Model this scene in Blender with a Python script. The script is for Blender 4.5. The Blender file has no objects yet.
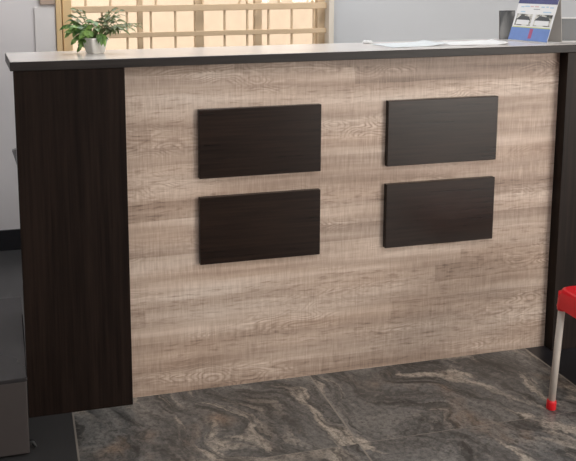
import bpy, bmesh, math, random
from mathutils import Vector, Matrix, Euler
random.seed(7)
SC = bpy.context.scene
COL = SC.collection
R = math.radians

# ------------------------------------------------------------------ camera
F_PX, CX, CY, CZ = 839.4, -0.3003, -2.5105, 1.3523
YAW, PITCH, ROLL = 0.2404, -0.1549, -0.0067
PPX, PPY = -62.78, -129.25
fw = Vector((math.sin(YAW)*math.cos(PITCH), math.cos(YAW)*math.cos(PITCH), math.sin(PITCH)))
rt = Vector((math.cos(YAW), -math.sin(YAW), 0.0)); up = rt.cross(fw)
r2 = math.cos(ROLL)*rt + math.sin(ROLL)*up
u2 = -math.sin(ROLL)*rt + math.cos(ROLL)*up
cd = bpy.data.cameras.new('camera'); cam = bpy.data.objects.new('camera', cd); COL.objects.link(cam)
cam.matrix_world = Matrix(((r2.x, u2.x, -fw.x, CX), (r2.y, u2.y, -fw.y, CY), (r2.z, u2.z, -fw.z, CZ), (0, 0, 0, 1)))
cd.sensor_fit = 'HORIZONTAL'; cd.sensor_width = 36.0
cd.lens = F_PX/576*36; cd.shift_x = -PPX/576; cd.shift_y = PPY/576
cd.clip_start = 0.05; cd.clip_end = 100
SC.camera = cam

# ------------------------------------------------------------------ world, sun, lights, exposure
w = bpy.data.worlds.new('World'); SC.world = w; w.use_nodes = True
bg = w.node_tree.nodes['Background']; bg.inputs[0].default_value = (0.80, 0.90, 1.0, 1); bg.inputs[1].default_value = 0.9
sd = bpy.data.lights.new('sun', 'SUN'); sd.energy = 4.9; sd.angle = R(1.0); sd.color = (1.0, 0.93, 0.84)
sun = bpy.data.objects.new('sun', sd); COL.objects.link(sun)
sun.rotation_euler = Vector((0.30, 0.50, -0.80)).to_track_quat('-Z', 'Y').to_euler()
def area(name, loc, target, sx, sy, power, color):
    d = bpy.data.lights.new(name, 'AREA'); d.shape = 'RECTANGLE'; d.size = sx; d.size_y = sy; d.energy = power; d.color = color
    o = bpy.data.objects.new(name, d); COL.objects.link(o); o.location = loc
    o.rotation_euler = (Vector(target)-Vector(loc)).to_track_quat('-Z', 'Y').to_euler()
area('entrance_daylight', (3.9, -4.75, 1.2), (3.0, 0, 1.0), 2.2, 2.3, 140, (1.0, 0.92, 0.83))
area('added_room_fill', (0.6, -2.2, 2.82), (0.6, -2.2, 0), 1.2, 1.2, 30, (0.97, 0.98, 1.0))  # added overhead fill for the room, no known lamp there
area('added_desk_fill', (0.6, 0.9, 2.82), (0.6, 0.9, 0), 1.6, 0.6, 30, (0.95, 0.97, 1.0))  # added fill to brighten the back wall and ledge, not a known lamp
SC.view_settings.view_transform = 'Standard'; SC.view_settings.look = 'None'
SC.view_settings.gamma = 1; SC.view_settings.use_curve_mapping = False
SC.view_settings.exposure = 0.2

# ------------------------------------------------------------------ material helpers
class NT:
    def __init__(s, name):
        s.m = bpy.data.materials.new(name); s.m.use_nodes = True
        s.t = s.m.node_tree; s.b = s.t.nodes['Principled BSDF']
    def n(s, typ, **kw):
        nd = s.t.nodes.new(typ)
        for k, v in kw.items(): setattr(nd, k, v)
        return nd
    def put(s, sock, v):
        if isinstance(v, bpy.types.NodeSocket): s.t.links.new(v, sock)
        else: sock.default_value = v
    def math(s, op, a, b=0.0, c=None):
        nd = s.n('ShaderNodeMath', operation=op); s.put(nd.inputs[0], a); s.put(nd.inputs[1], b)
        if c is not None: s.put(nd.inputs[2], c)
        return nd.outputs[0]
    def vec(s, x, y, z):
        nd = s.n('ShaderNodeCombineXYZ')
        for i, v in enumerate((x, y, z)): s.put(nd.inputs[i], v)
        return nd.outputs[0]
    def xyz(s):
        tc = s.n('ShaderNodeTexCoord'); sp = s.n('ShaderNodeSeparateXYZ'); s.t.links.new(tc.outputs['Object'], sp.inputs[0])
        return sp.outputs[0], sp.outputs[1], sp.outputs[2]
    def noise(s, v, scale=1.0, detail=2.0, rough=0.5, dist=0.0):
        nd = s.n('ShaderNodeTexNoise'); s.put(nd.inputs['Vector'], v); nd.inputs['Scale'].default_value = scale
        nd.inputs['Detail'].default_value = detail; nd.inputs['Roughness'].default_value = rough; nd.inputs['Distortion'].default_value = dist
        return nd.outputs[0]
    def white(s, v):
        nd = s.n('ShaderNodeTexWhiteNoise', noise_dimensions='3D'); s.put(nd.inputs['Vector'], v); return nd.outputs[0]
    def ramp(s, f, stops):
        nd = s.n('ShaderNodeValToRGB'); s.put(nd.inputs[0], f); e = nd.color_ramp.elements
        while len(e) < len(stops): e.new(0.5)
        for el, (p, c) in zip(e, stops):
            el.position = p; el.color = (c[0], c[1], c[2], 1) if hasattr(c, '__len__') else (c, c, c, 1)
        return nd.outputs[0]
    def mix(s, f, a, b, mode='MIX'):
        nd = s.n('ShaderNodeMix', data_type='RGBA', blend_type=mode)
        s.put(nd.inputs[0], f)
        for i, v in ((6, a), (7, b)):
            s.put(nd.inputs[i], v if isinstance(v, bpy.types.NodeSocket) else (v[0], v[1], v[2], 1))
        return nd.outputs[2]
    def done(s, col, rough=0.5, metallic=0.0, spec=0.5, bump=None, bstr=0.2, bdist=0.002, coat=0.0):
        b = s.b
        s.put(b.inputs['Base Color'], col if isinstance(col, bpy.types.NodeSocket) else (col[0], col[1], col[2], 1))
        s.put(b.inputs['Roughness'], rough); b.inputs['Metallic'].default_value = metallic
        b.inputs['Specular IOR Level'].default_value = spec; b.inputs['Coat Weight'].default_value = coat
        if bump is not None:
            nd = s.n('ShaderNodeBump'); nd.inputs['Strength'].default_value = bstr; nd.inputs['Distance'].default_value = bdist
            s.put(nd.inputs['Height'], bump); s.t.links.new(nd.outputs[0], b.inputs['Normal'])
        return s.m

def plain(name, col, rough=0.5, var=0.08, scale=20.0, **kw):
    t = NT(name); x, y, z = t.xyz()
    nz = t.noise(t.vec(x, y, z), scale, 3)
    c = t.mix(nz, [max(0, v*(1-var)) for v in col], [min(1, v*(1+var)) for v in col])
    return t.done(c, rough, **kw)

def wood_dark(name, axis, c0, c1, rough, spec=0.32):
    t = NT(name); x, y, z = t.xyz()
    v = t.vec(t.math('MULTIPLY', x, 130 if axis == 'z' else 5), t.math('MULTIPLY', y, 60), t.math('MULTIPLY', z, 4 if axis == 'z' else 130))
    g = t.noise(v, 1.0, 3, 0.6)
    v2 = t.vec(t.math('MULTIPLY', x, 26 if axis == 'z' else 1.2), y, t.math('MULTIPLY', z, 1.0 if axis == 'z' else 26))
    g2 = t.noise(v2, 1.0, 2)
    f = t.math('ADD', t.math('MULTIPLY', g, 0.65), t.math('MULTIPLY', g2, 0.35))
    c = t.ramp(f, [(0.36, c0), (0.62, c1)])
    return t.done(c, rough, spec=spec, bump=g, bstr=0.10, bdist=0.001)

def oak_pale():
    t = NT('pale_sawn_oak'); x, y, z = t.xyz()
    zw = t.math('ADD', z, t.math('MULTIPLY', t.math('SUBTRACT', t.noise(t.vec(t.math('MULTIPLY', x, 2.2), 0.0, t.math('MULTIPLY', z, 4)), 1, 2), 0.5), 0.035))
    row = t.math('FLOOR', t.math('DIVIDE', zw, 0.058))
    off = t.white(t.vec(row, 3.7, 1.1))
    seg = t.math('FLOOR', t.math('DIVIDE', t.math('ADD', x, t.math('MULTIPLY', off, 1.9)), 1.15))
    tone = t.white(t.vec(row, seg, 8.3))
    band = t.noise(t.vec(t.math('MULTIPLY', x, 1.3), 2.0, t.math('MULTIPLY', z, 20)), 1, 3, 0.55)
    saw = t.noise(t.vec(t.math('MULTIPLY', x, 210), 5.0, t.math('MULTIPLY', z, 13)), 1, 3, 0.65)
    saw2 = t.noise(t.vec(t.math('MULTIPLY', x, 75), 9.0, t.math('MULTIPLY', z, 18)), 1, 2, 0.5)
    grain = t.noise(t.vec(t.math('MULTIPLY', x, 9), 1.0, t.math('MULTIPLY', zw, 190)), 1, 3, 0.6)
    # cathedral figure: contour rings of a stretched noise, only in patches
    fld = t.noise(t.vec(t.math('MULTIPLY', x, 5.5), tone, t.math('MULTIPLY', z, 17)), 1, 1.5, 0.45)
    rings = t.math('ABSOLUTE', t.math('SINE', t.math('MULTIPLY', fld, 52)))
    patch = t.ramp(t.noise(t.vec(t.math('MULTIPLY', x, 2.0), 7.0, t.math('MULTIPLY', z, 9)), 1, 2), [(0.5, 0.0), (0.66, 1.0)])
    patch = t.math('MULTIPLY', patch, t.ramp(grain, [(0.38, 0.0), (0.6, 1.0)]))
    f = t.math('ADD', t.math('MULTIPLY', t.math('SUBTRACT', band, 0.5), 1.25), t.math('MULTIPLY', t.math('SUBTRACT', tone, 0.5), 0.30))
    f = t.math('ADD', f, t.math('MULTIPLY', t.math('MULTIPLY', t.math('SUBTRACT', saw, 0.5), 1.15), t.noise(t.vec(t.math('MULTIPLY', x, 4), 12.0, t.math('MULTIPLY', z, 14)), 1, 2)))
    f = t.math('ADD', f, t.math('MULTIPLY', t.math('SUBTRACT', saw2, 0.5), 0.20))
    f = t.math('ADD', f, t.math('MULTIPLY', t.math('SUBTRACT', grain, 0.5), 0.22))
    f = t.math('ADD', f, t.math('MULTIPLY', t.math('MULTIPLY', t.math('SUBTRACT', rings, 0.55), patch), 0.58))
    dash = t.noise(t.vec(t.math('MULTIPLY', x, 16), 21.0, t.math('MULTIPLY', zw, 120)), 1, 3, 0.6)
    rowm = t.ramp(t.white(t.vec(row, 5.5, seg)), [(0.35, 0.15), (0.75, 1.0)])
    f = t.math('SUBTRACT', f, t.math('MULTIPLY', t.math('MULTIPLY', t.ramp(dash, [(0.52, 0.0), (0.68, 1.0)]), rowm), 0.30))
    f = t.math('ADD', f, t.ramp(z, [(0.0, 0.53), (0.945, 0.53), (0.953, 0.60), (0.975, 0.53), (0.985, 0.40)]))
    c = t.ramp(f, [(0.05, (0.200, 0.145, 0.112)), (0.38, (0.380, 0.290, 0.232)), (0.62, (0.515, 0.412, 0.340)), (0.92, (0.71, 0.61, 0.53))])
    warm = t.noise(t.vec(t.math('MULTIPLY', x, 1.1), 4.0, t.math('MULTIPLY', z, 7)), 1, 2)
    c = t.mix(t.ramp(warm, [(0.35, 0.0), (0.65, 0.55)]), c, t.mix(1.0, c, (1.0, 0.90, 0.82), 'MULTIPLY'))
    return t.done(c, 0.46, spec=0.4, bump=saw, bstr=0.08, bdist=0.001)

GROUT_X = (-0.1886, 0.6017, 1.4192); GROUT_Y = (-0.425, -1.225, 0.375)
def granite():
    t = NT('grey_swirled_granite'); x, y, z = t.xyz()
    # each slab gets its own piece of the stone
    ix = t.math('FLOOR', t.math('DIVIDE', t.math('SUBTRACT', x, 0.6017), 0.8175))
    iy = t.math('FLOOR', t.math('DIVIDE', t.math('SUBTRACT', y, -0.425), 0.80))
    ox = t.math('ADD', t.math('MULTIPLY', ix, 5.31), t.math('MULTIPLY', iy, 2.17))
    oy = t.math('ADD', t.math('MULTIPLY', ix, 1.73), t.math('MULTIPLY', iy, 3.91))
    px, py = t.math('ADD', x, ox), t.math('ADD', y, oy)
    wx = t.math('SUBTRACT', t.noise(t.vec(px, py, 0.0), 1.9, 2, 0.5), 0.5)
    wy = t.math('SUBTRACT', t.noise(t.vec(px, py, 4.0), 1.9, 2, 0.5), 0.5)
    hx = t.math('SUBTRACT', t.noise(t.vec(px, py, 2.0), 6.5, 5, 0.62), 0.5)
    hy = t.math('SUBTRACT', t.noise(t.vec(px, py, 7.0), 6.5, 5, 0.62), 0.5)
    qx = t.math('ADD', t.math('ADD', px, t.math('MULTIPLY', wx, 0.5)), t.math('MULTIPLY', hx, 0.12))
    qy = t.math('ADD', t.math('ADD', py, t.math('MULTIPLY', wy, 0.5)), t.math('MULTIPLY', hy, 0.12))
    # streaks run obliquely, from the counter's left towards the front right
    a = R(-62)
    ax = t.math('ADD', t.math('MULTIPLY', qx, math.cos(a)), t.math('MULTIPLY', qy, math.sin(a)))
    ay = t.math('SUBTRACT', t.math('MULTIPLY', qy, math.cos(a)), t.math('MULTIPLY', qx, math.sin(a)))
    st = t.noise(t.vec(t.math('MULTIPLY', ax, 2.6), t.math('MULTIPLY', ay, 7.5), 0.0), 1, 6, 0.62)
    fine = t.noise(t.vec(t.math('MULTIPLY', ax, 12), t.math('MULTIPLY', ay, 60), 2.0), 1, 4, 0.65)
    speck = t.noise(t.vec(px, py, 1.0), 170, 3, 0.7)
    big = t.noise(t.vec(t.math('MULTIPLY', ax, 2.0), t.math('MULTIPLY', ay, 5), 6.0), 1, 2, 0.5)
    c = t.ramp(st, [(0.32, (0.034, 0.033, 0.032)), (0.44, (0.088, 0.087, 0.085)), (0.53, (0.160, 0.158, 0.153)), (0.66, (0.29, 0.277, 0.255))])
    vn = t.noise(t.vec(t.math('MULTIPLY', ax, 4.2), t.math('MULTIPLY', ay, 11.0), 9.0), 1, 4, 0.6)
    vm = t.math('MULTIPLY', t.ramp(vn, [(0.52, 0.0), (0.59, 1.0)]), t.ramp(big, [(0.43, 0.0), (0.53, 0.95)]))
    c = t.mix(vm, c, (0.52, 0.455, 0.38))
    dk = t.noise(t.vec(t.math('MULTIPLY', ax, 5), t.math('MULTIPLY', ay, 20.0), 15.0), 1, 4, 0.6)
    c = t.mix(t.ramp(dk, [(0.54, 0.0), (0.62, 0.8)]), c, (0.030, 0.029, 0.028))
    tanm = t.math('MULTIPLY', t.ramp(t.noise(t.vec(px, py, 11.0), 3.2, 3, 0.6), [(0.58, 0.0), (0.68, 0.7)]), t.ramp(st, [(0.42, 0.0), (0.55, 1.0)]))
    c = t.mix(tanm, c, (0.33, 0.23, 0.16))
    c = t.mix(t.ramp(fine, [(0.45, 0.0), (0.72, 0.55)]), c, (0.30, 0.285, 0.265))
    c = t.mix(t.ramp(speck, [(0.48, 0.0), (0.70, 0.5)]), c, (0.035, 0.034, 0.033))
    sp2 = t.noise(t.vec(px, py, 13.0), 62, 4, 0.7)
    c = t.mix(t.ramp(sp2, [(0.46, 0.0), (0.64, 0.62)]), c, (0.036, 0.035, 0.033))
    sp3 = t.noise(t.vec(px, py, 17.0), 48, 4, 0.7)
    c = t.mix(t.ramp(sp3, [(0.56, 0.0), (0.72, 0.40)]), c, (0.36, 0.33, 0.29))
    # dark polished border slabs outside the granite field
    left = t.math('LESS_THAN', x, GROUT_X[0]); right = t.math('GREATER_THAN', x, GROUT_X[2])
    c = t.mix(left, c, t.mix(speck, (0.040, 0.039, 0.040), (0.054, 0.053, 0.053)))
    c = t.mix(right, c, t.mix(speck, (0.016, 0.016, 0.019), (0.022, 0.022, 0.026)))
    g = None
    for gx in GROUT_X:
        m = t.math('LESS_THAN', t.math('ABSOLUTE', t.math('SUBTRACT', x, gx)), 0.0028)
        g = m if g is None else t.math('MAXIMUM', g, m)
    for gy in GROUT_Y:
        m = t.math('LESS_THAN', t.math('ABSOLUTE', t.math('SUBTRACT', y, gy)), 0.0010)
        m = t.math('MULTIPLY', m, t.math('MULTIPLY', t.math('SUBTRACT', 1.0, left), t.math('SUBTRACT', 1.0, right)))
        g = t.math('MAXIMUM', g, m)
    c = t.mix(t.math('MULTIPLY', g, 0.8), c, (0.30, 0.27, 0.235))
    return t.done(c, 0.30, spec=0.45)

def glass(name):
    t = NT(name); nt = t.t
    tr = t.n('ShaderNodeBsdfTransparent'); gl = t.n('ShaderNodeBsdfGlossy'); gl.inputs['Roughness'].default_value = 0.02
    tr.inputs[0].default_value = (0.97, 0.98, 0.97, 1)
    mx = t.n('ShaderNodeMixShader'); fr = t.n('ShaderNodeFresnel'); fr.inputs[0].default_value = 1.45
    nt.links.new(fr.outputs[0], mx.inputs[0]); nt.links.new(tr.outputs[0], mx.inputs[1]); nt.links.new(gl.outputs[0], mx.inputs[2])
    nt.links.new(mx.outputs[0], nt.nodes['Material Output'].inputs[0]); return t.m

M = dict(
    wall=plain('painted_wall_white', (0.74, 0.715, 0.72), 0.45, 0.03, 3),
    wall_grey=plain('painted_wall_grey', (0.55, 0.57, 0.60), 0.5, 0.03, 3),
    ceiling=plain('ceiling_paint', (0.78, 0.78, 0.76), 0.8, 0.02, 5),
    skirt=plain('dark_skirting_tile', (0.018, 0.018, 0.021), 0.25, 0.2, 8),
    floor=granite(),
    outside=plain('sunlit_cream_render', (0.82, 0.665, 0.53), 0.9, 0.10, 16),
    ground=plain('outside_ground', (0.42, 0.36, 0.29), 0.9, 0.1, 6),
    winframe=plain('honey_window_frame', (0.76, 0.55, 0.30), 0.35, 0.12, 12),
    mullion=plain('cream_window_frame', (0.68, 0.52, 0.34), 0.4, 0.08, 12),
    grille=plain('cream_painted_bar', (0.70, 0.52, 0.33), 0.45, 0.08, 12),
    whiteframe=plain('white_window_reveal', (0.75, 0.69, 0.60), 0.5, 0.05, 10),
    glass=glass('window_glass'),
    tanboard=plain('tan_board', (0.46, 0.35, 0.28), 0.5, 0.15, 15),
    plaster=plain('pale_plaster_band', (0.76, 0.735, 0.725), 0.5, 0.05, 9),
    oak=oak_pale(),
    wenge=wood_dark('dark_wenge_upright', 'z', (0.0080, 0.0050, 0.0040), (0.020, 0.0125, 0.0095), 0.36, 0.13),
    wenge_h=wood_dark('dark_wenge_board', 'x', (0.0095, 0.0050, 0.0036), (0.022, 0.0120, 0.0082), 0.27, 0.23),
    edge=wood_dark('dark_worktop_edge', 'x', (0.020, 0.017, 0.016), (0.034, 0.029, 0.027), 0.40, 0.22),
    top=plain('pale_worktop', (0.66, 0.62, 0.59), 0.22, 0.04, 10),
    pot=plain('white_ceramic', (0.74, 0.72, 0.67), 0.35, 0.04, 20),
    soil=plain('dark_soil', (0.05, 0.038, 0.025), 0.9, 0.3, 90),
    stem=plain('green_stem', (0.13, 0.17, 0.06), 0.6, 0.15, 40),
    paper=plain('white_paper', (0.80, 0.80, 0.80), 0.7, 0.03, 30),
    paperblue=plain('bluish_paper', (0.68, 0.72, 0.74), 0.6, 0.05, 30),
    blue=plain('calendar_blue', (0.16, 0.26, 0.56), 0.5, 0.10, 60),
    navy=plain('calendar_navy', (0.07, 0.075, 0.20), 0.5, 0.1, 60),
    red_print=plain('red_print', (0.42, 0.10, 0.20), 0.5, 0.1, 80),
    lime=plain('lime_print', (0.62, 0.66, 0.22), 0.5, 0.1, 60),
    cyan_print=plain('pale_blue_print', (0.45, 0.60, 0.74), 0.6, 0.1, 60),
    grey_print=plain('grey_print', (0.30, 0.30, 0.33), 0.6, 0.1, 60),
    pinkprint=plain('pink_print', (0.70, 0.50, 0.50), 0.6, 0.1, 60),
    card=plain('beige_card', (0.52, 0.49, 0.46), 0.7, 0.05, 30),
    frame_grey=plain('dark_grey_plastic', (0.085, 0.09, 0.097), 0.3, 0.12, 20),
    red=plain('red_plastic', (0.70, 0.012, 0.020), 0.33, 0.06, 10),
    steel=plain('grey_painted_steel', (0.62, 0.56, 0.50), 0.38, 0.05, 30),
    slab=plain('dark_polished_slab', (0.030, 0.028, 0.029), 0.16, 0.18, 5, spec=0.22),
    slabface=plain('dark_brown_grey_face', (0.050, 0.042, 0.040), 0.45, 0.15, 14),
    black=plain('black_rubber', (0.006, 0.006, 0.006), 0.5, 0.1, 30),
    greyclip=plain('grey_tape', (0.22, 0.215, 0.22), 0.5, 0.1, 40),
)
def leaf_mat(name, a, b):
    t = NT(name); x, y, z = t.xyz()
    n = t.noise(t.vec(x, y, z), 45, 2)
    return t.done(t.ramp(n, [(0.35, a), (0.65, b)]), 0.45)
M['leaf'] = leaf_mat('bright_green_leaf', (0.07, 0.16, 0.035), (0.24, 0.40, 0.10))
M['leaf_hazed'] = leaf_mat('hazed_green_leaf', (0.10, 0.14, 0.055), (0.26, 0.30, 0.14))  # haze from the backlight is put into this leaf colour
def picture_mat():
    # small monochrome photograph: dark roof masses over pale fronts
    t = NT('monochrome_photo'); x, y, z = t.xyz()
    n = t.noise(t.vec(x, y, z), 38, 3, 0.6)
    return t.done(t.ramp(n, [(0.36, (0.04, 0.045, 0.04)), (0.47, (0.16, 0.16, 0.14)), (0.54, (0.62, 0.60, 0.55)), (0.7, (0.80, 0.79, 0.76))]), 0.5)
M['photo'] = picture_mat()

# ------------------------------------------------------------------ mesh helpers
def new_bm(): return bmesh.new()
def box(bm, a, b, bevel=0.0, seg=2):
    x0, y0, z0 = a; x1, y1, z1 = b
    vs = [bm.verts.new(p) for p in ((x0,y0,z0),(x1,y0,z0),(x1,y1,z0),(x0,y1,z0),(x0,y0,z1),(x1,y0,z1),(x1,y1,z1),(x0,y1,z1))]
    fs = [bm.faces.new([vs[i] for i in q]) for q in ((0,3,2,1),(4,5,6,7),(0,1,5,4),(1,2,6,5),(2,3,7,6),(3,0,4,7))]
    if bevel > 0:
        es = list({e for f in fs for e in f.edges})
        bmesh.ops.bevel(bm, geom=es, offset=bevel, segments=seg, affect='EDGES', profile=0.5)
    return bm
def tube(bm, pts, rad, seg=10, cap=True):
    pts = [Vector(p) for p in pts]; rings = []
    rad = rad if hasattr(rad, '__len__') else [rad]*len(pts)
    for i, p in enumerate(pts):
        d = (pts[min(i+1, len(pts)-1)] - pts[max(i-1, 0)]).normalized()
        a = d.cross(Vector((0.31, 0.95, 0.05))).normalized(); b = d.cross(a)
        rings.append([bm.verts.new(p + rad[i]*(math.cos(2*math.pi*k/seg)*a + math.sin(2*math.pi*k/seg)*b)) for k in range(seg)])
    for r0, r1 in zip(rings, rings[1:]):
        for k in range(seg): bm.faces.new((r0[k], r0[(k+1) % seg], r1[(k+1) % seg], r1[k]))
    if cap: bm.faces.new(rings[0][::-1]); bm.faces.new(rings[-1])
    return bm
def obj(name, bm, mat, parent=None, loc=None, smooth=False):
    bmesh.ops.recalc_face_normals(bm, faces=bm.faces[:])
    me = bpy.data.meshes.new(name); bm.to_mesh(me); bm.free()
    if smooth:
        for p in me.polygons: p.use_smooth = True
    me.materials.append(mat)
    o = bpy.data.objects.new(name, me); COL.objects.link(o)
    if parent is not None: o.parent = parent
    if loc is not None: o.location = loc
    return o
def thing(name, label, cat, loc=(0, 0, 0), rz=0.0, group=None):
    o = bpy.data.objects.new(name, None); COL.objects.link(o); o.location = loc; o.rotation_euler = (0, 0, rz)
    o.empty_display_size = 0.1
    o['label'] = label; o['category'] = cat
    if group: o['group'] = group
    return o
def struct(name, bm, mat, label=None, cat=None, parent=None):
    o = obj(name, bm, mat, parent)
    if parent is None:
        o['kind'] = 'structure'
        if label: o['label'] = label; o['category'] = cat
    return o

# ------------------------------------------------------------------ the setting
X0, X1, Y0, Y1, H = -2.2, 5.2, -5.0, 1.6, 2.9
WX0, WX1, WZ0, WZ1 = -0.125, 1.285, 0.88, 2.10
struct('floor', box(new_bm(), (X0-0.15, Y0-0.15, -0.10), (X1+0.15, Y1+0.15, 0)), M['floor'], 'grey granite floor of large swirled slabs with dark borders', 'floor')
struct('ceiling', box(new_bm(), (X0-0.15, Y0-2.5, H), (X1+0.15, Y1+0.15, H+0.12)), M['ceiling'], 'white ceiling above the reception room', 'ceiling')
bm = new_bm()
box(bm, (X0-0.15, Y1, 0), (WX0, Y1+0.15, H)); box(bm, (WX0, Y1, 0), (WX1, Y1+0.15, WZ0)); box(bm, (WX0, Y1, WZ1), (WX1, Y1+0.15, H))
wb = struct('wall_back', bm, M['wall'], 'pale painted wall around the bright barred window', 'wall')
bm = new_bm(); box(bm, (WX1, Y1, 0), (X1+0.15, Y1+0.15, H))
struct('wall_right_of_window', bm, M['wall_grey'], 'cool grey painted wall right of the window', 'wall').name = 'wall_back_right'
struct('wall_left', box(new_bm(), (X0-0.15, Y0-0.15, 0), (X0, Y1, H)), M['wall'], 'pale side wall at the far left of the room', 'wall')
struct('wall_right', box(new_bm(), (X1, Y0-0.15, 0), (X1+0.15, Y1, H)), M['wall'], 'pale side wall at the far right of the room', 'wall')
bm = new_bm()   # wall behind the viewer with the wide glass entrance
box(bm, (X0, Y0-0.15, 0), (2.6, Y0, H)); box(bm, (4.9, Y0-0.15, 0), (X1, Y0, H)); box(bm, (2.6, Y0-0.15, 2.4), (4.9, Y0, H))
struct('wall_front', bm, M['wall'], 'wall with the wide daylight entrance facing the counter', 'wall')
struct('baseboard_back', box(new_bm(), (X0, Y1-0.012, 0), (X1, Y1, 0.103), 0.002), M['skirt'], 'dark tile skirting along the foot of the back wall', 'skirting')
struct('ground_outside', box(new_bm(), (X0-4, Y1+0.15, -0.25), (X1+6, 3.3, -0.10)), M['ground'], 'bare ground outside the window', 'ground').name = 'ground'
struct('wall_outside', box(new_bm(), (X0-4, 3.3, -0.25), (X1+6, 3.5, 3.6)), M['outside'], 'sunlit cream boundary wall seen through the window', 'wall')
# plaster band and tan board left of the window
struct('trim_1', box(new_bm(), (-0.225, Y1-0.010, 0.104), (WX0-0.004, Y1, 1.185), 0.002), M['plaster'], 'pale plaster band on the wall left of the window', 'trim')
bm = new_bm(); box(bm, (-0.198, Y1-0.018, 1.196), (WX0-0.004, Y1, 1.42), 0.003)
struct('trim_2', bm, M['tanboard'], 'tan board on the wall left of the window', 'trim')
# window_1: frame, mullions, panes
win = thing('window_1', 'bright window with honey and cream frames behind the counter', 'window', (0, 0, 0)); win['kind'] = 'structure'
bm = new_bm(); box(bm, (WX0, Y1-0.02, WZ0), (WX0+0.026, Y1+0.10, WZ1), 0.003); box(bm, (WX0+0.032, Y1+0.0, WZ0), (WX0+0.076, Y1+0.10, WZ1), 0.003)
box(bm, (WX0+0.026, Y1+0.03, WZ0), (WX0+0.032, Y1+0.10, WZ1))
obj('window_frame', bm, M['winframe'], win)
bm = new_bm(); box(bm, (WX1-0.028, Y1-0.02, WZ0), (WX1, Y1+0.10, WZ1), 0.003)
obj('window_frame', bm, M['whiteframe'], win)
bm = new_bm(); box(bm, (WX0+0.076, Y1+0.01, WZ1-0.06), (WX1-0.028, Y1+0.10, WZ1), 0.003); box(bm, (WX0+0.076, Y1+0.01, WZ0), (WX1-0.028, Y1+0.10, WZ0+0.05), 0.003)
obj('window_frame', bm, M['mullion'], win)
for xc, wd in ((0.288, 0.026), (0.588, 0.046), (0.897, 0.038), (1.240, 0.048)):
    obj('mullion', box(new_bm(), (xc-wd/2, Y1+0.045, WZ0+0.05), (xc+wd/2, Y1+0.085, WZ1-0.06), 0.003), M['mullion'], win)
for a, b in ((WX0+0.076, 0.275), (0.301, 0.565), (0.611, 0.878), (0.916, 1.216)):
    obj('pane', box(new_bm(), (a, Y1+0.062, WZ0+0.05), (b, Y1+0.066, WZ1-0.06)), M['glass'], win)

gr = thing('window_grille', 'cream metal burglar bars across the bright window', 'grille', (0, 0, 0))
zs = [0.915, 1.039, 1.168]
for zc in zs + [1.52, 1.80, 2.0]:
    hh = 0.0160 if abs(zc-1.168) < .01 else 0.0125
    obj('horizontal_bar', box(new_bm(), (WX0+0.078, Y1+0.012, zc-hh), (WX1-0.03, Y1+0.020, zc+hh), 0.002), M['grille'], gr)
for xc in (0.097, 0.219, 0.337, 0.460, 0.713, 0.832, 0.944, 1.070, 1.190):
    obj('vertical_bar', box(new_bm(), (xc-0.0055, Y1+0.021, 0.915), (xc+0.0055, Y1+0.031, 1.168), 0.002), M['grille'], gr)
for xc in (0.02, 0.14, 0.364, 0.60, 1.0, 1.181):
    obj('vertical_bar', box(new_bm(), (xc-0.0055, Y1+0.021, 1.168), (xc+0.0055, Y1+0.031, 2.0), 0.002), M['grille'], gr)
bm = new_bm()
tube(bm, [(0.782, Y1+0.026, 1.168), (0.800, Y1+0.026, 1.215), (0.810, Y1+0.026, 1.26), (0.79, Y1+0.026, 1.32), (0.75, Y1+0.026, 1.36)], 0.0055, 8)
tube(bm, [(0.840, Y1+0.026, 1.168), (0.822, Y1+0.026, 1.215), (0.812, Y1+0.026, 1.26), (0.832, Y1+0.026, 1.32), (0.872, Y1+0.026, 1.36)], 0.0055, 8)
obj('scroll', bm, M['grille'], gr)

# ------------------------------------------------------------------ reception counter
CW, CL, CR, PR = 1.498, -0.3215, 1.83, 0.042
ZT0, ZT1 = 1.070, 1.096
ct = thing('reception_counter', 'long dark and pale wood reception counter with four dark boards', 'counter', (0.75, 0, 0))
def cpart(name, bm, mat, smooth=False):
    for v in bm.verts: v.co.x -= 0.75
    return obj(name, bm, mat, ct, smooth=smooth)
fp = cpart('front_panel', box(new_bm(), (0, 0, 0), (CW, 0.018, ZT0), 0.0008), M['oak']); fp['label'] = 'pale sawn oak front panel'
sp1 = cpart('side_panel', box(new_bm(), (CL, -PR, 0), (-0.001, 0.225, ZT0), 0.0015), M['wenge']); sp1['label'] = 'dark wood panel left of the oak front'
sp2 = cpart('side_panel', box(new_bm(), (CW+0.001, -PR, 0), (CR, 0.225, ZT0), 0.0015), M['wenge']); sp2['label'] = 'dark wood panel right of the oak front'
cpart('back_panel', box(new_bm(), (0, 0.207, 0), (CW, 0.225, ZT0), 0.0008), M['wenge'])
wt = cpart('countertop', box(new_bm(), (CL-0.008, -PR-0.004, ZT0), (CR+0.008, 0.245, ZT1), 0.0015), M['edge'])
for v in wt.data.vertices:
    if v.co.x < -1 and v.co.y > 0: v.co.x -= 0.017      # the ledge's left end flares outwards
wt['label'] = 'dark edged ledge on top'
bm = new_bm(); box(bm, (CL-0.006-0.75, -PR-0.001, ZT1), (CR+0.006-0.75, 0.243, ZT1+0.0012), 0.0004, 1)
for v in bm.verts:
    if v.co.x < -1 and v.co.y > 0: v.co.x -= 0.017
ts = obj('top_sheet', bm, M['top'], wt); ts['label'] = 'pale shiny top surface'
for x, z in ((0.2262, 0.9281), (0.8567, 0.9281), (0.2262, 0.6485), (0.8567, 0.6485)):
    cpart('decorative_board', box(new_bm(), (x, -0.020, z-0.2183), (x+0.40, 0, z), 0.0015), M['wenge_h'])
bm = new_bm()   # little grey wedge on the counter's left edge
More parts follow.
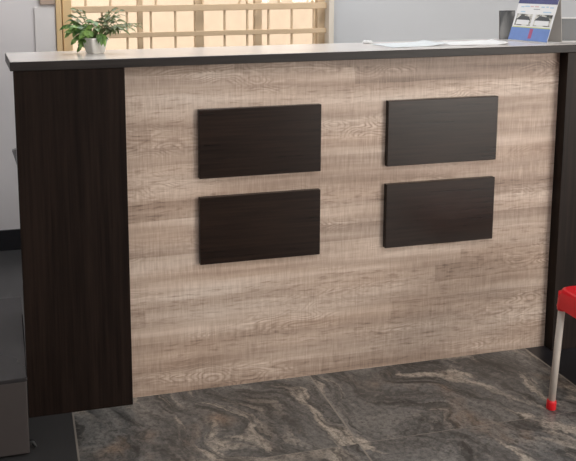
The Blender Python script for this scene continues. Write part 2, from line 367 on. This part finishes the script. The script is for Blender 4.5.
vs = [bm.verts.new(p) for p in ((CL-0.001, -0.030, 0.79), (CL-0.013, -0.030, 0.835), (CL-0.001, -0.030, 0.838), (CL-0.001, -0.010, 0.79), (CL-0.013, -0.010, 0.835), (CL-0.001, -0.010, 0.838))]
for q in ((0, 1, 2), (5, 4, 3), (0, 3, 4, 1), (1, 4, 5, 2), (2, 5, 3, 0)): bm.faces.new([vs[i] for i in q])
e = cpart('edge_wedge', bm, M['greyclip']); e['label'] = 'small grey wedge on the left edge'
ZL = ZT1 + 0.0012

# ------------------------------------------------------------------ dark low platform left of the counter
pl = thing('platform', 'low dark glossy platform in the lower left corner beside the counter', 'platform', (-0.75, 0.05, 0), 0.02)
def ppart(name, a, b, mat, bev=0.003):
    bm = box(new_bm(), a, b, bev)
    for v in bm.verts: v.co.x += 0.75; v.co.y -= 0.05
    return obj(name, bm, mat, pl)
ppart('plinth', (-1.25, -0.19, 0), (-0.36, 0.32, 0.010), M['black'])
ppart('body', (-1.27, -0.262, 0.010), (-0.327, 0.34, 0.226), M['slabface'])
ppart('top_slab', (-1.275, -0.265, 0.226), (-0.325, 0.345, 0.238), M['slab'])
bm = new_bm()
tube(bm, [(-0.340+0.75, -0.225-0.05, 0.005), (-0.322+0.75, -0.222-0.05, 0.022), (-0.316+0.75, -0.222-0.05, 0.020), (-0.309+0.75, -0.232-0.05, 0.008)], [0.004, 0.007, 0.007, 0.005], 10)
o = obj('foot', bm, M['black'], pl, smooth=True); o['label'] = 'small black foot poking out at the corner'

# ------------------------------------------------------------------ potted plant
PX, PY = -0.069, 0.150
pt = thing('potted_plant', 'small leafy green plant in white square pot on the counter', 'plant', (PX, PY, ZL), R(28))
bm = new_bm()
prof = [(0.021, 0.0), (0.0225, 0.003), (0.031, 0.042), (0.033, 0.045), (0.033, 0.049), (0.0295, 0.049), (0.027, 0.040)]
rings = []
def rsq(hw, z, r=0.006):
    out = []
    for cxs, cys, a0 in ((1, 1, 0), (-1, 1, 90), (-1, -1, 180), (1, -1, 270)):
        for k in range(4):
            a = R(a0 + 30*k); out.append(bm.verts.new((cxs*(hw-r)+r*math.cos(a), cys*(hw-r)+r*math.sin(a), z)))
    return out
rings = [rsq(h_, z_) for h_, z_ in prof]
for a, b in zip(rings, rings[1:]):
    for k in range(16): bm.faces.new((a[k], a[(k+1) % 16], b[(k+1) % 16], b[k]))
bm.faces.new(rings[0][::-1]); bm.faces.new(rings[-1])
obj('pot', bm, M['pot'], pt)
bm = new_bm(); box(bm, (-0.025, -0.025, 0.0402), (0.025, 0.025, 0.044), 0.003)
obj('soil', bm, M['soil'], pt)
bs, bl, bd = new_bm(), new_bm(), new_bm()
inv = Matrix.Rotation(-R(28), 3, 'Z')
def leaf(bm, base, d, L, Wd, nrm):
    d = d.normalized(); s = d.cross(nrm)
    if s.length < 1e-3: s = d.cross(Vector((1, 0, 0)))
    s.normalize(); n = s.cross(d).normalized()
    prof = ((0.0, 0.08), (0.22, 0.75), (0.48, 1.0), (0.75, 0.62), (1.0, 0.02))
    row = []
    for t, wv in prof:
        c = base + d*L*t - n*L*0.30*t*t
        row.append((bm.verts.new(c + s*Wd*wv/2 + n*Wd*0.12), bm.verts.new(c - n*0.0), bm.verts.new(c - s*Wd*wv/2 + n*Wd*0.12)))
    for a, b in zip(row, row[1:]):
        bm.faces.new((a[0], a[1], b[1], b[0])); bm.faces.new((a[1], a[2], b[2], b[1]))
rnd = random.Random(11)
# stems: tip offset (x, y, z) from the pot's foot, leaf size, bright?
STEMS = []
for tx, tz, sz, br in ((-0.098, 0.098, .026, 1), (-0.088, 0.078, .028, 1), (-0.085, 0.112, .024, 1), (-0.072, 0.060, .028, 1), (-0.066, 0.095, .027, 1), (-0.058, 0.036, .026, 1), (-0.050, 0.080, .028, 1),
                       (-0.040, 0.055, .028, 1), (-0.034, 0.100, .026, 1), (-0.080, 0.128, .020, 0), (-0.072, 0.146, .018, 0), (-0.050, 0.140, .018, 0), (-0.020, 0.112, .025, 1), (-0.015, 0.062, .028, 1), (0.000, 0.085, .026, 1), (0.008, 0.060, .026, 1),
                       (0.010, 0.115, .025, 0), (0.028, 0.130, .023, 0), (0.030, 0.085, .026, 0), (0.046, 0.120, .022, 0), (0.042, 0.146, .020, 0), (0.060, 0.130, .020, 0), (0.066, 0.140, .018, 0),
                       (0.055, 0.095, .024, 0), (0.076, 0.082, .022, 0), (0.084, 0.100, .020, 0), (0.096, 0.088, .019, 0), (0.110, 0.100, .017, 0), (0.126, 0.092, .015, 0), (0.138, 0.098, .012, 0), (0.068, 0.110, .020, 0)):
    STEMS.append((tx, rnd.uniform(-0.045, 0.05), tz, sz, br))
for tx, ty, tz, sz, br in STEMS:
    tx = tx*0.98 + 0.014; tz -= 0.010
    tip = inv @ Vector((tx, ty, tz)); st = inv @ Vector((tx*0.12, ty*0.2, 0.042))
    mid = (st + tip)/2 + Vector((0, 0, 0.028))
    pts = [st*(1-t)**2 + mid*2*t*(1-t) + tip*t*t for t in (0, .2, .4, .6, .8, 1.0)]
    tube(bs, pts, [0.0014, 0.0013, 0.0012, 0.0011, 0.001, 0.0008], 5)
    bmx = bl if br else bd
    n_l = 11 if br else 10
    for k in range(n_l):
        t = 0.38 + 0.62*k/(n_l-1)
        p = st*(1-t)**2 + mid*2*t*(1-t) + tip*t*t
        dr = (tip-mid).normalized()
        sd_ = dr.cross(Vector((0, 0, 1))); sd_ = sd_.normalized() if sd_.length > 1e-3 else Vector((1, 0, 0))
        d = dr*0.6 + sd_*(1 if k % 2 else -1)*rnd.uniform(0.5, 1.0) + Vector((rnd.uniform(-.3, .3), rnd.uniform(-.3, .3), rnd.uniform(-.45, .35)))
        if k == n_l-1: d = dr + Vector((0, 0, -0.2))
        L = sz*rnd.uniform(0.85, 1.2)
        leaf(bmx, p, d, L, L*rnd.uniform(0.42, 0.58), Vector((rnd.uniform(-.4, .4), -0.7, 0.8)))
obj('stem', bs, M['stem'], pt, smooth=True)
o = obj('foliage', bl, M['leaf'], pt, smooth=True); o['label'] = 'broad bright green leaves'
o = obj('foliage', bd, M['leaf_hazed'], pt, smooth=True); o['label'] = 'small green leaves on thin stems, coloured dull for backlight haze'

# ------------------------------------------------------------------ desk calendar
# local frame: x along the base (viewer's left to right), y backwards, z up; leans back 20 degrees
A, B = Vector((1.404, 0.170, 0)), Vector((1.446, 0.003, 0))
ang = math.atan2(B.y-A.y, B.x-A.x); CWD = (B-A).length
cal = thing('desk_calendar', 'standing desk calendar with blue band and two house pictures', 'calendar', (A.x, A.y, ZL), ang)
LEAN = R(19); CH = 0.168
def calp(name, u0, v0, u1, v1, d0, d1, mat, label=None, bm=None, lean=LEAN, y0=0.0):
    own = bm is None
    bm = bm or new_bm()
    n0 = len(bm.verts)
    bm.verts.ensure_lookup_table()
    box(bm, (u0, -d1, v0), (u1, -d0, v1))
    bm.verts.ensure_lookup_table()
    rot = Matrix.Rotation(-lean, 3, 'X')
    for v in bm.verts[n0:]: v.co = rot @ v.co + Vector((0, y0, 0))
    if not own: return bm
    o = obj(name, bm, mat, cal)
    if label: o['label'] = label
    return o
S = math.sin(LEAN)*CH
calp('front_card', 0, 0.001, CWD, CH, 0, 0.0015, M['paper'], 'white front page')
# back leaf leans the other way to meet the front at the ridge
calp('rear_card', 0, 0.001, CWD, CH*math.cos(LEAN)/math.cos(R(6)), -0.0015, 0, M['card'], 'beige back leaf', lean=-R(6), y0=0.073)
bm = new_bm(); box(bm, (0.002, 0.003, 0), (CWD-0.002, 0.070, 0.0015)); obj('base_card', bm, M['paper'], cal)
calp('header_band', 0, CH-0.030, CWD, CH-0.002, 0.0015, 0.0021, M['navy'], 'dark blue printed header')
calp('blue_band', 0, 0.004, CWD, 0.050, 0.0015, 0.0030, M['blue'], 'blue band across the foot')
calp('lime_line', 0.004, 0.050, CWD-0.004, 0.0535, 0.0015, 0.0022, M['lime'])
calp('red_strip', CWD*0.50, 0.012, CWD*0.58, 0.047, 0.0030, 0.0034, M['red_print'], 'red strip in the blue band')
def house(u0, u1, v0):
    """a small printed picture: dark tree mass, pale house with a dark pitched roof"""
    o = calp('picture', u0, v0, u1, v0+0.042, 0.0015, 0.0021, M['photo'])
    um = (u0+u1)/2; wd = u1-u0
    bm = new_bm(); calp('', u0+wd*.08, v0+0.003, u1-wd*.12, v0+0.020, 0.0021, 0.0024, None, bm=bm)
    q = obj('house_front', bm, M['paper'], o); q['label'] = 'pale house front'
    bm = new_bm(); rot = Matrix.Rotation(-LEAN, 3, 'X'); vs = []
    for dd in (0.0021, 0.0025):
        for u, v in ((u0+wd*.02, v0+0.020), (u1-wd*.05, v0+0.020), (u1-wd*.22, v0+0.033), (u0+wd*.28, v0+0.037)):
            vs.append(bm.verts.new(rot @ Vector((u, -dd, v))))
    bm.faces.new(vs[:4]); bm.faces.new(vs[4:][::-1])
    for k in range(4): bm.faces.new((vs[k], vs[4+k], vs[4+(k+1) % 4], vs[(k+1) % 4]))
    q = obj('house_roof', bm, M['frame_grey'], o); q['label'] = 'dark pitched roof'
house(CWD*0.05, CWD*0.46, 0.058); house(CWD*0.53, CWD*0.96, 0.058)
bm = new_bm(); calp('', CWD*0.44, 0.117, CWD*0.60, 0.1195, 0.0015, 0.0020, None, bm=bm)
obj('printed_line', bm, M['grey_print'], cal)
for a, b, v, mt in ((.10, .18, .124, 'cyan_print'), (.20, .32, .126, 'cyan_print'), (.62, .70, .125, 'cyan_print'), (.74, .80, .126, 'cyan_print'), (.84, .93, .124, 'cyan_print'),
                    (.12, .24, .106, 'cyan_print'), (.70, .90, .107, 'cyan_print'), (.34, .42, .126, 'pinkprint'), (.45, .55, .126, 'pinkprint')):
    calp('faint_print', CWD*a, v, CWD*b, v+0.004, 0.0015, 0.0019, M[mt])
bm = new_bm()
for a in range(9): tube(bm, [(CWD*(.08+.105*a), S+0.006*math.cos(q), math.cos(LEAN)*CH+0.006*math.sin(q)-0.001) for q in [R(30*k-20) for k in range(9)]], 0.0006, 5)
obj('wire_binding', bm, M['frame_grey'], cal)

# ------------------------------------------------------------------ two small grey frames beside the calendar
def desk_frame(label, loc, rz, wd, ht, lean):
    t = thing('picture_frame', label, 'frame', loc, rz)
    rot = Matrix.Rotation(-lean, 3, 'X')
    def part(name, a, b, mat):
        bm = box(new_bm(), a, b, 0.0008)
        for v in bm.verts: v.co = rot @ v.co
        return obj(name, bm, mat, t)
    bm = new_bm(); s = 0.004
    for a, b in (((0, 0, 0), (s, .007, ht)), ((wd-s, 0, 0), (wd, .007, ht)), ((s, 0, 0), (wd-s, .007, s)), ((s, 0, ht-s), (wd-s, .007, ht))): box(bm, a, b, 0.0008)
    for v in bm.verts: v.co = rot @ v.co
    obj('surround', bm, M['paper'] if 'white' in label else M['frame_grey'], t)
    part('glass_front', (s, 0.0015, s), (wd-s, 0.006, ht-s), M['frame_grey'])
    bm = new_bm(); yb = 0.026
    tube(bm, [(wd/2, yb, 0.001), (wd/2, 0.008+math.sin(lean)*ht*.62, math.cos(lean)*ht*.6)], 0.0016, 6)
    obj('prop', bm, M['frame_grey'], t)
desk_frame('plain dark grey frame standing behind left edge of the calendar', (1.399, 0.216, ZL), R(-4), 0.060, 0.104, R(5))
desk_frame('dark grey frame with white border right of the calendar', (1.533, 0.052, ZL), R(-12), 0.090, 0.085, R(6))

# ------------------------------------------------------------------ papers on the ledge
def sheet(label, loc, rz, wd, dp, mat, seed):
    rr = random.Random(seed); bm = new_bm(); nx, ny = 10, 7
    def surf(i, j): return 0.0006 + 0.0045*max(0, math.sin(i*0.8+seed)*math.sin(j*0.7+seed*1.7)) * (i/nx) + (0.006*((i-8)/2.0)**2 if i > 8 else 0)
    g = [[[bm.verts.new((wd*(i/nx-.5), dp*(j/ny-.5), surf(i, j)+dz)) for j in range(ny+1)] for i in range(nx+1)] for dz in (0, 0.0008)]
    for L_ in (0, 1):
        for i in range(nx):
            for j in range(ny):
                q = [g[L_][i][j], g[L_][i+1][j], g[L_][i+1][j+1], g[L_][i][j+1]]
                bm.faces.new(q if L_ else q[::-1])
    ring = [(i, 0) for i in range(nx)]+[(nx, j) for j in range(ny)]+[(i, ny) for i in range(nx, 0, -1)]+[(0, j) for j in range(ny, 0, -1)]
    for (a, b), (c, d) in zip(ring, ring[1:]+ring[:1]): bm.faces.new((g[0][a][b], g[0][c][d], g[1][c][d], g[1][a][b]))
    o = obj('paper_sheet', bm, mat, None, loc, smooth=True); o.rotation_euler = (0, 0, rz); o['label'] = label; o['category'] = 'paper'
sheet('bluish white paper lying on the counter ledge right of the window', (0.985, 0.105, ZL), R(6), 0.21, 0.15, M['paperblue'], 1)
sheet('white paper on the ledge nearest the calendar, between bluish sheet and calendar', (1.215, 0.095, ZL), R(-8), 0.20, 0.14, M['paper'], 2)
bm = new_bm(); bmesh.ops.create_icosphere(bm, subdivisions=3, radius=1)
for v in bm.verts:
    f = 1 + 0.28*math.sin(5*v.co.x+1)*math.sin(6*v.co.y+2) + 0.16*math.sin(11*v.co.z+3*v.co.x)
    v.co = Vector((v.co.x*0.017*f, v.co.y*0.012*f, max(-0.0045, v.co.z*0.0065*f)))
o = obj('crumpled_tissue', bm, M['paper'], None, (0.876, 0.205, ZL+0.0046)); o['label'] = 'small crumpled white scrap on the ledge left of the papers'; o['category'] = 'tissue'

# ------------------------------------------------------------------ red stool at the right edge
SX, SY, SW, SH = 1.252, -0.390, 0.34, 0.398      # far left corner of the seat
st = thing('stool', 'red plastic stool with grey metal legs at the right edge', 'stool', (SX+SW/2, SY-SW/2, 0))
bm = new_bm(); hw = SW/2
def rr_ring(h, z, r, n=7):
    out = []
    for sx, sy, a0 in ((1, 1, 0), (-1, 1, 90), (-1, -1, 180), (1, -1, 270)):
        for k in range(n):
            a = R(a0+90*k/(n-1)); out.append(bm.verts.new((sx*(h-r)+r*math.cos(a), sy*(h-r)+r*math.sin(a), z)))
    return out
N = 28
pro = [(hw+0.006, SH-0.060, .026), (hw+0.004, SH-0.034, .028), (hw, SH-0.010, .030), (hw-0.004, SH-0.003, .028), (hw-0.010, SH, .026), (hw-0.030, SH-0.001, .02), (hw-0.05, SH-0.006, .02)]
rings = [rr_ring(*q) for q in pro]
for a, b in zip(rings, rings[1:]):
    for k in range(N): bm.faces.new((a[k], a[(k+1) % N], b[(k+1) % N], b[k]))
bm.faces.new(rings[-1])
inner = [rr_ring(hw+0.003, SH-0.060, .025), rr_ring(hw-0.003, SH-0.012, .027)]
for k in range(N):
    bm.faces.new((rings[0][(k+1) % N], rings[0][k], inner[0][k], inner[0][(k+1) % N]))
    bm.faces.new((inner[0][(k+1) % N], inner[0][k], inner[1][k], inner[1][(k+1) % N]))
bm.faces.new(inner[1][::-1])
obj('seat', bm, M['red'], st, smooth=False)
for sx in (-1, 1):
    for sy in (-1, 1):
        top = Vector((sx*(hw-0.014), sy*(hw-0.014), SH-0.014)); bot = Vector((sx*(hw-0.002), sy*(hw-0.002), 0.004))
        def at(z): return bot + (top-bot)*((z-bot.z)/(top.z-bot.z))
        bm = new_bm(); tube(bm, [at(0.012), at(SH-0.016)], 0.0105, 14)
        lg = obj('leg', bm, M['steel'], st, smooth=False)
        for p in lg.data.polygons: p.use_smooth = len(p.vertices) == 4
        bm = new_bm(); tube(bm, [at(0.0), at(0.003), at(0.024), at(0.030)], [0.0135, 0.0148, 0.0145, 0.0132], 14)
        o = obj('foot_cap', bm, M['red'], lg, smooth=True); o['label'] = 'red plastic foot cap'
        bm = new_bm(); tube(bm, [at(SH-0.072), at(SH-0.070), at(SH-0.050), at(SH-0.014)], [0.0125, 0.0138, 0.0142, 0.0142], 16)
        o = obj('leg_socket', bm, M['red'], st); o['label'] = 'red corner socket of the seat'
        for p in o.data.polygons: p.use_smooth = len(p.vertices) == 4
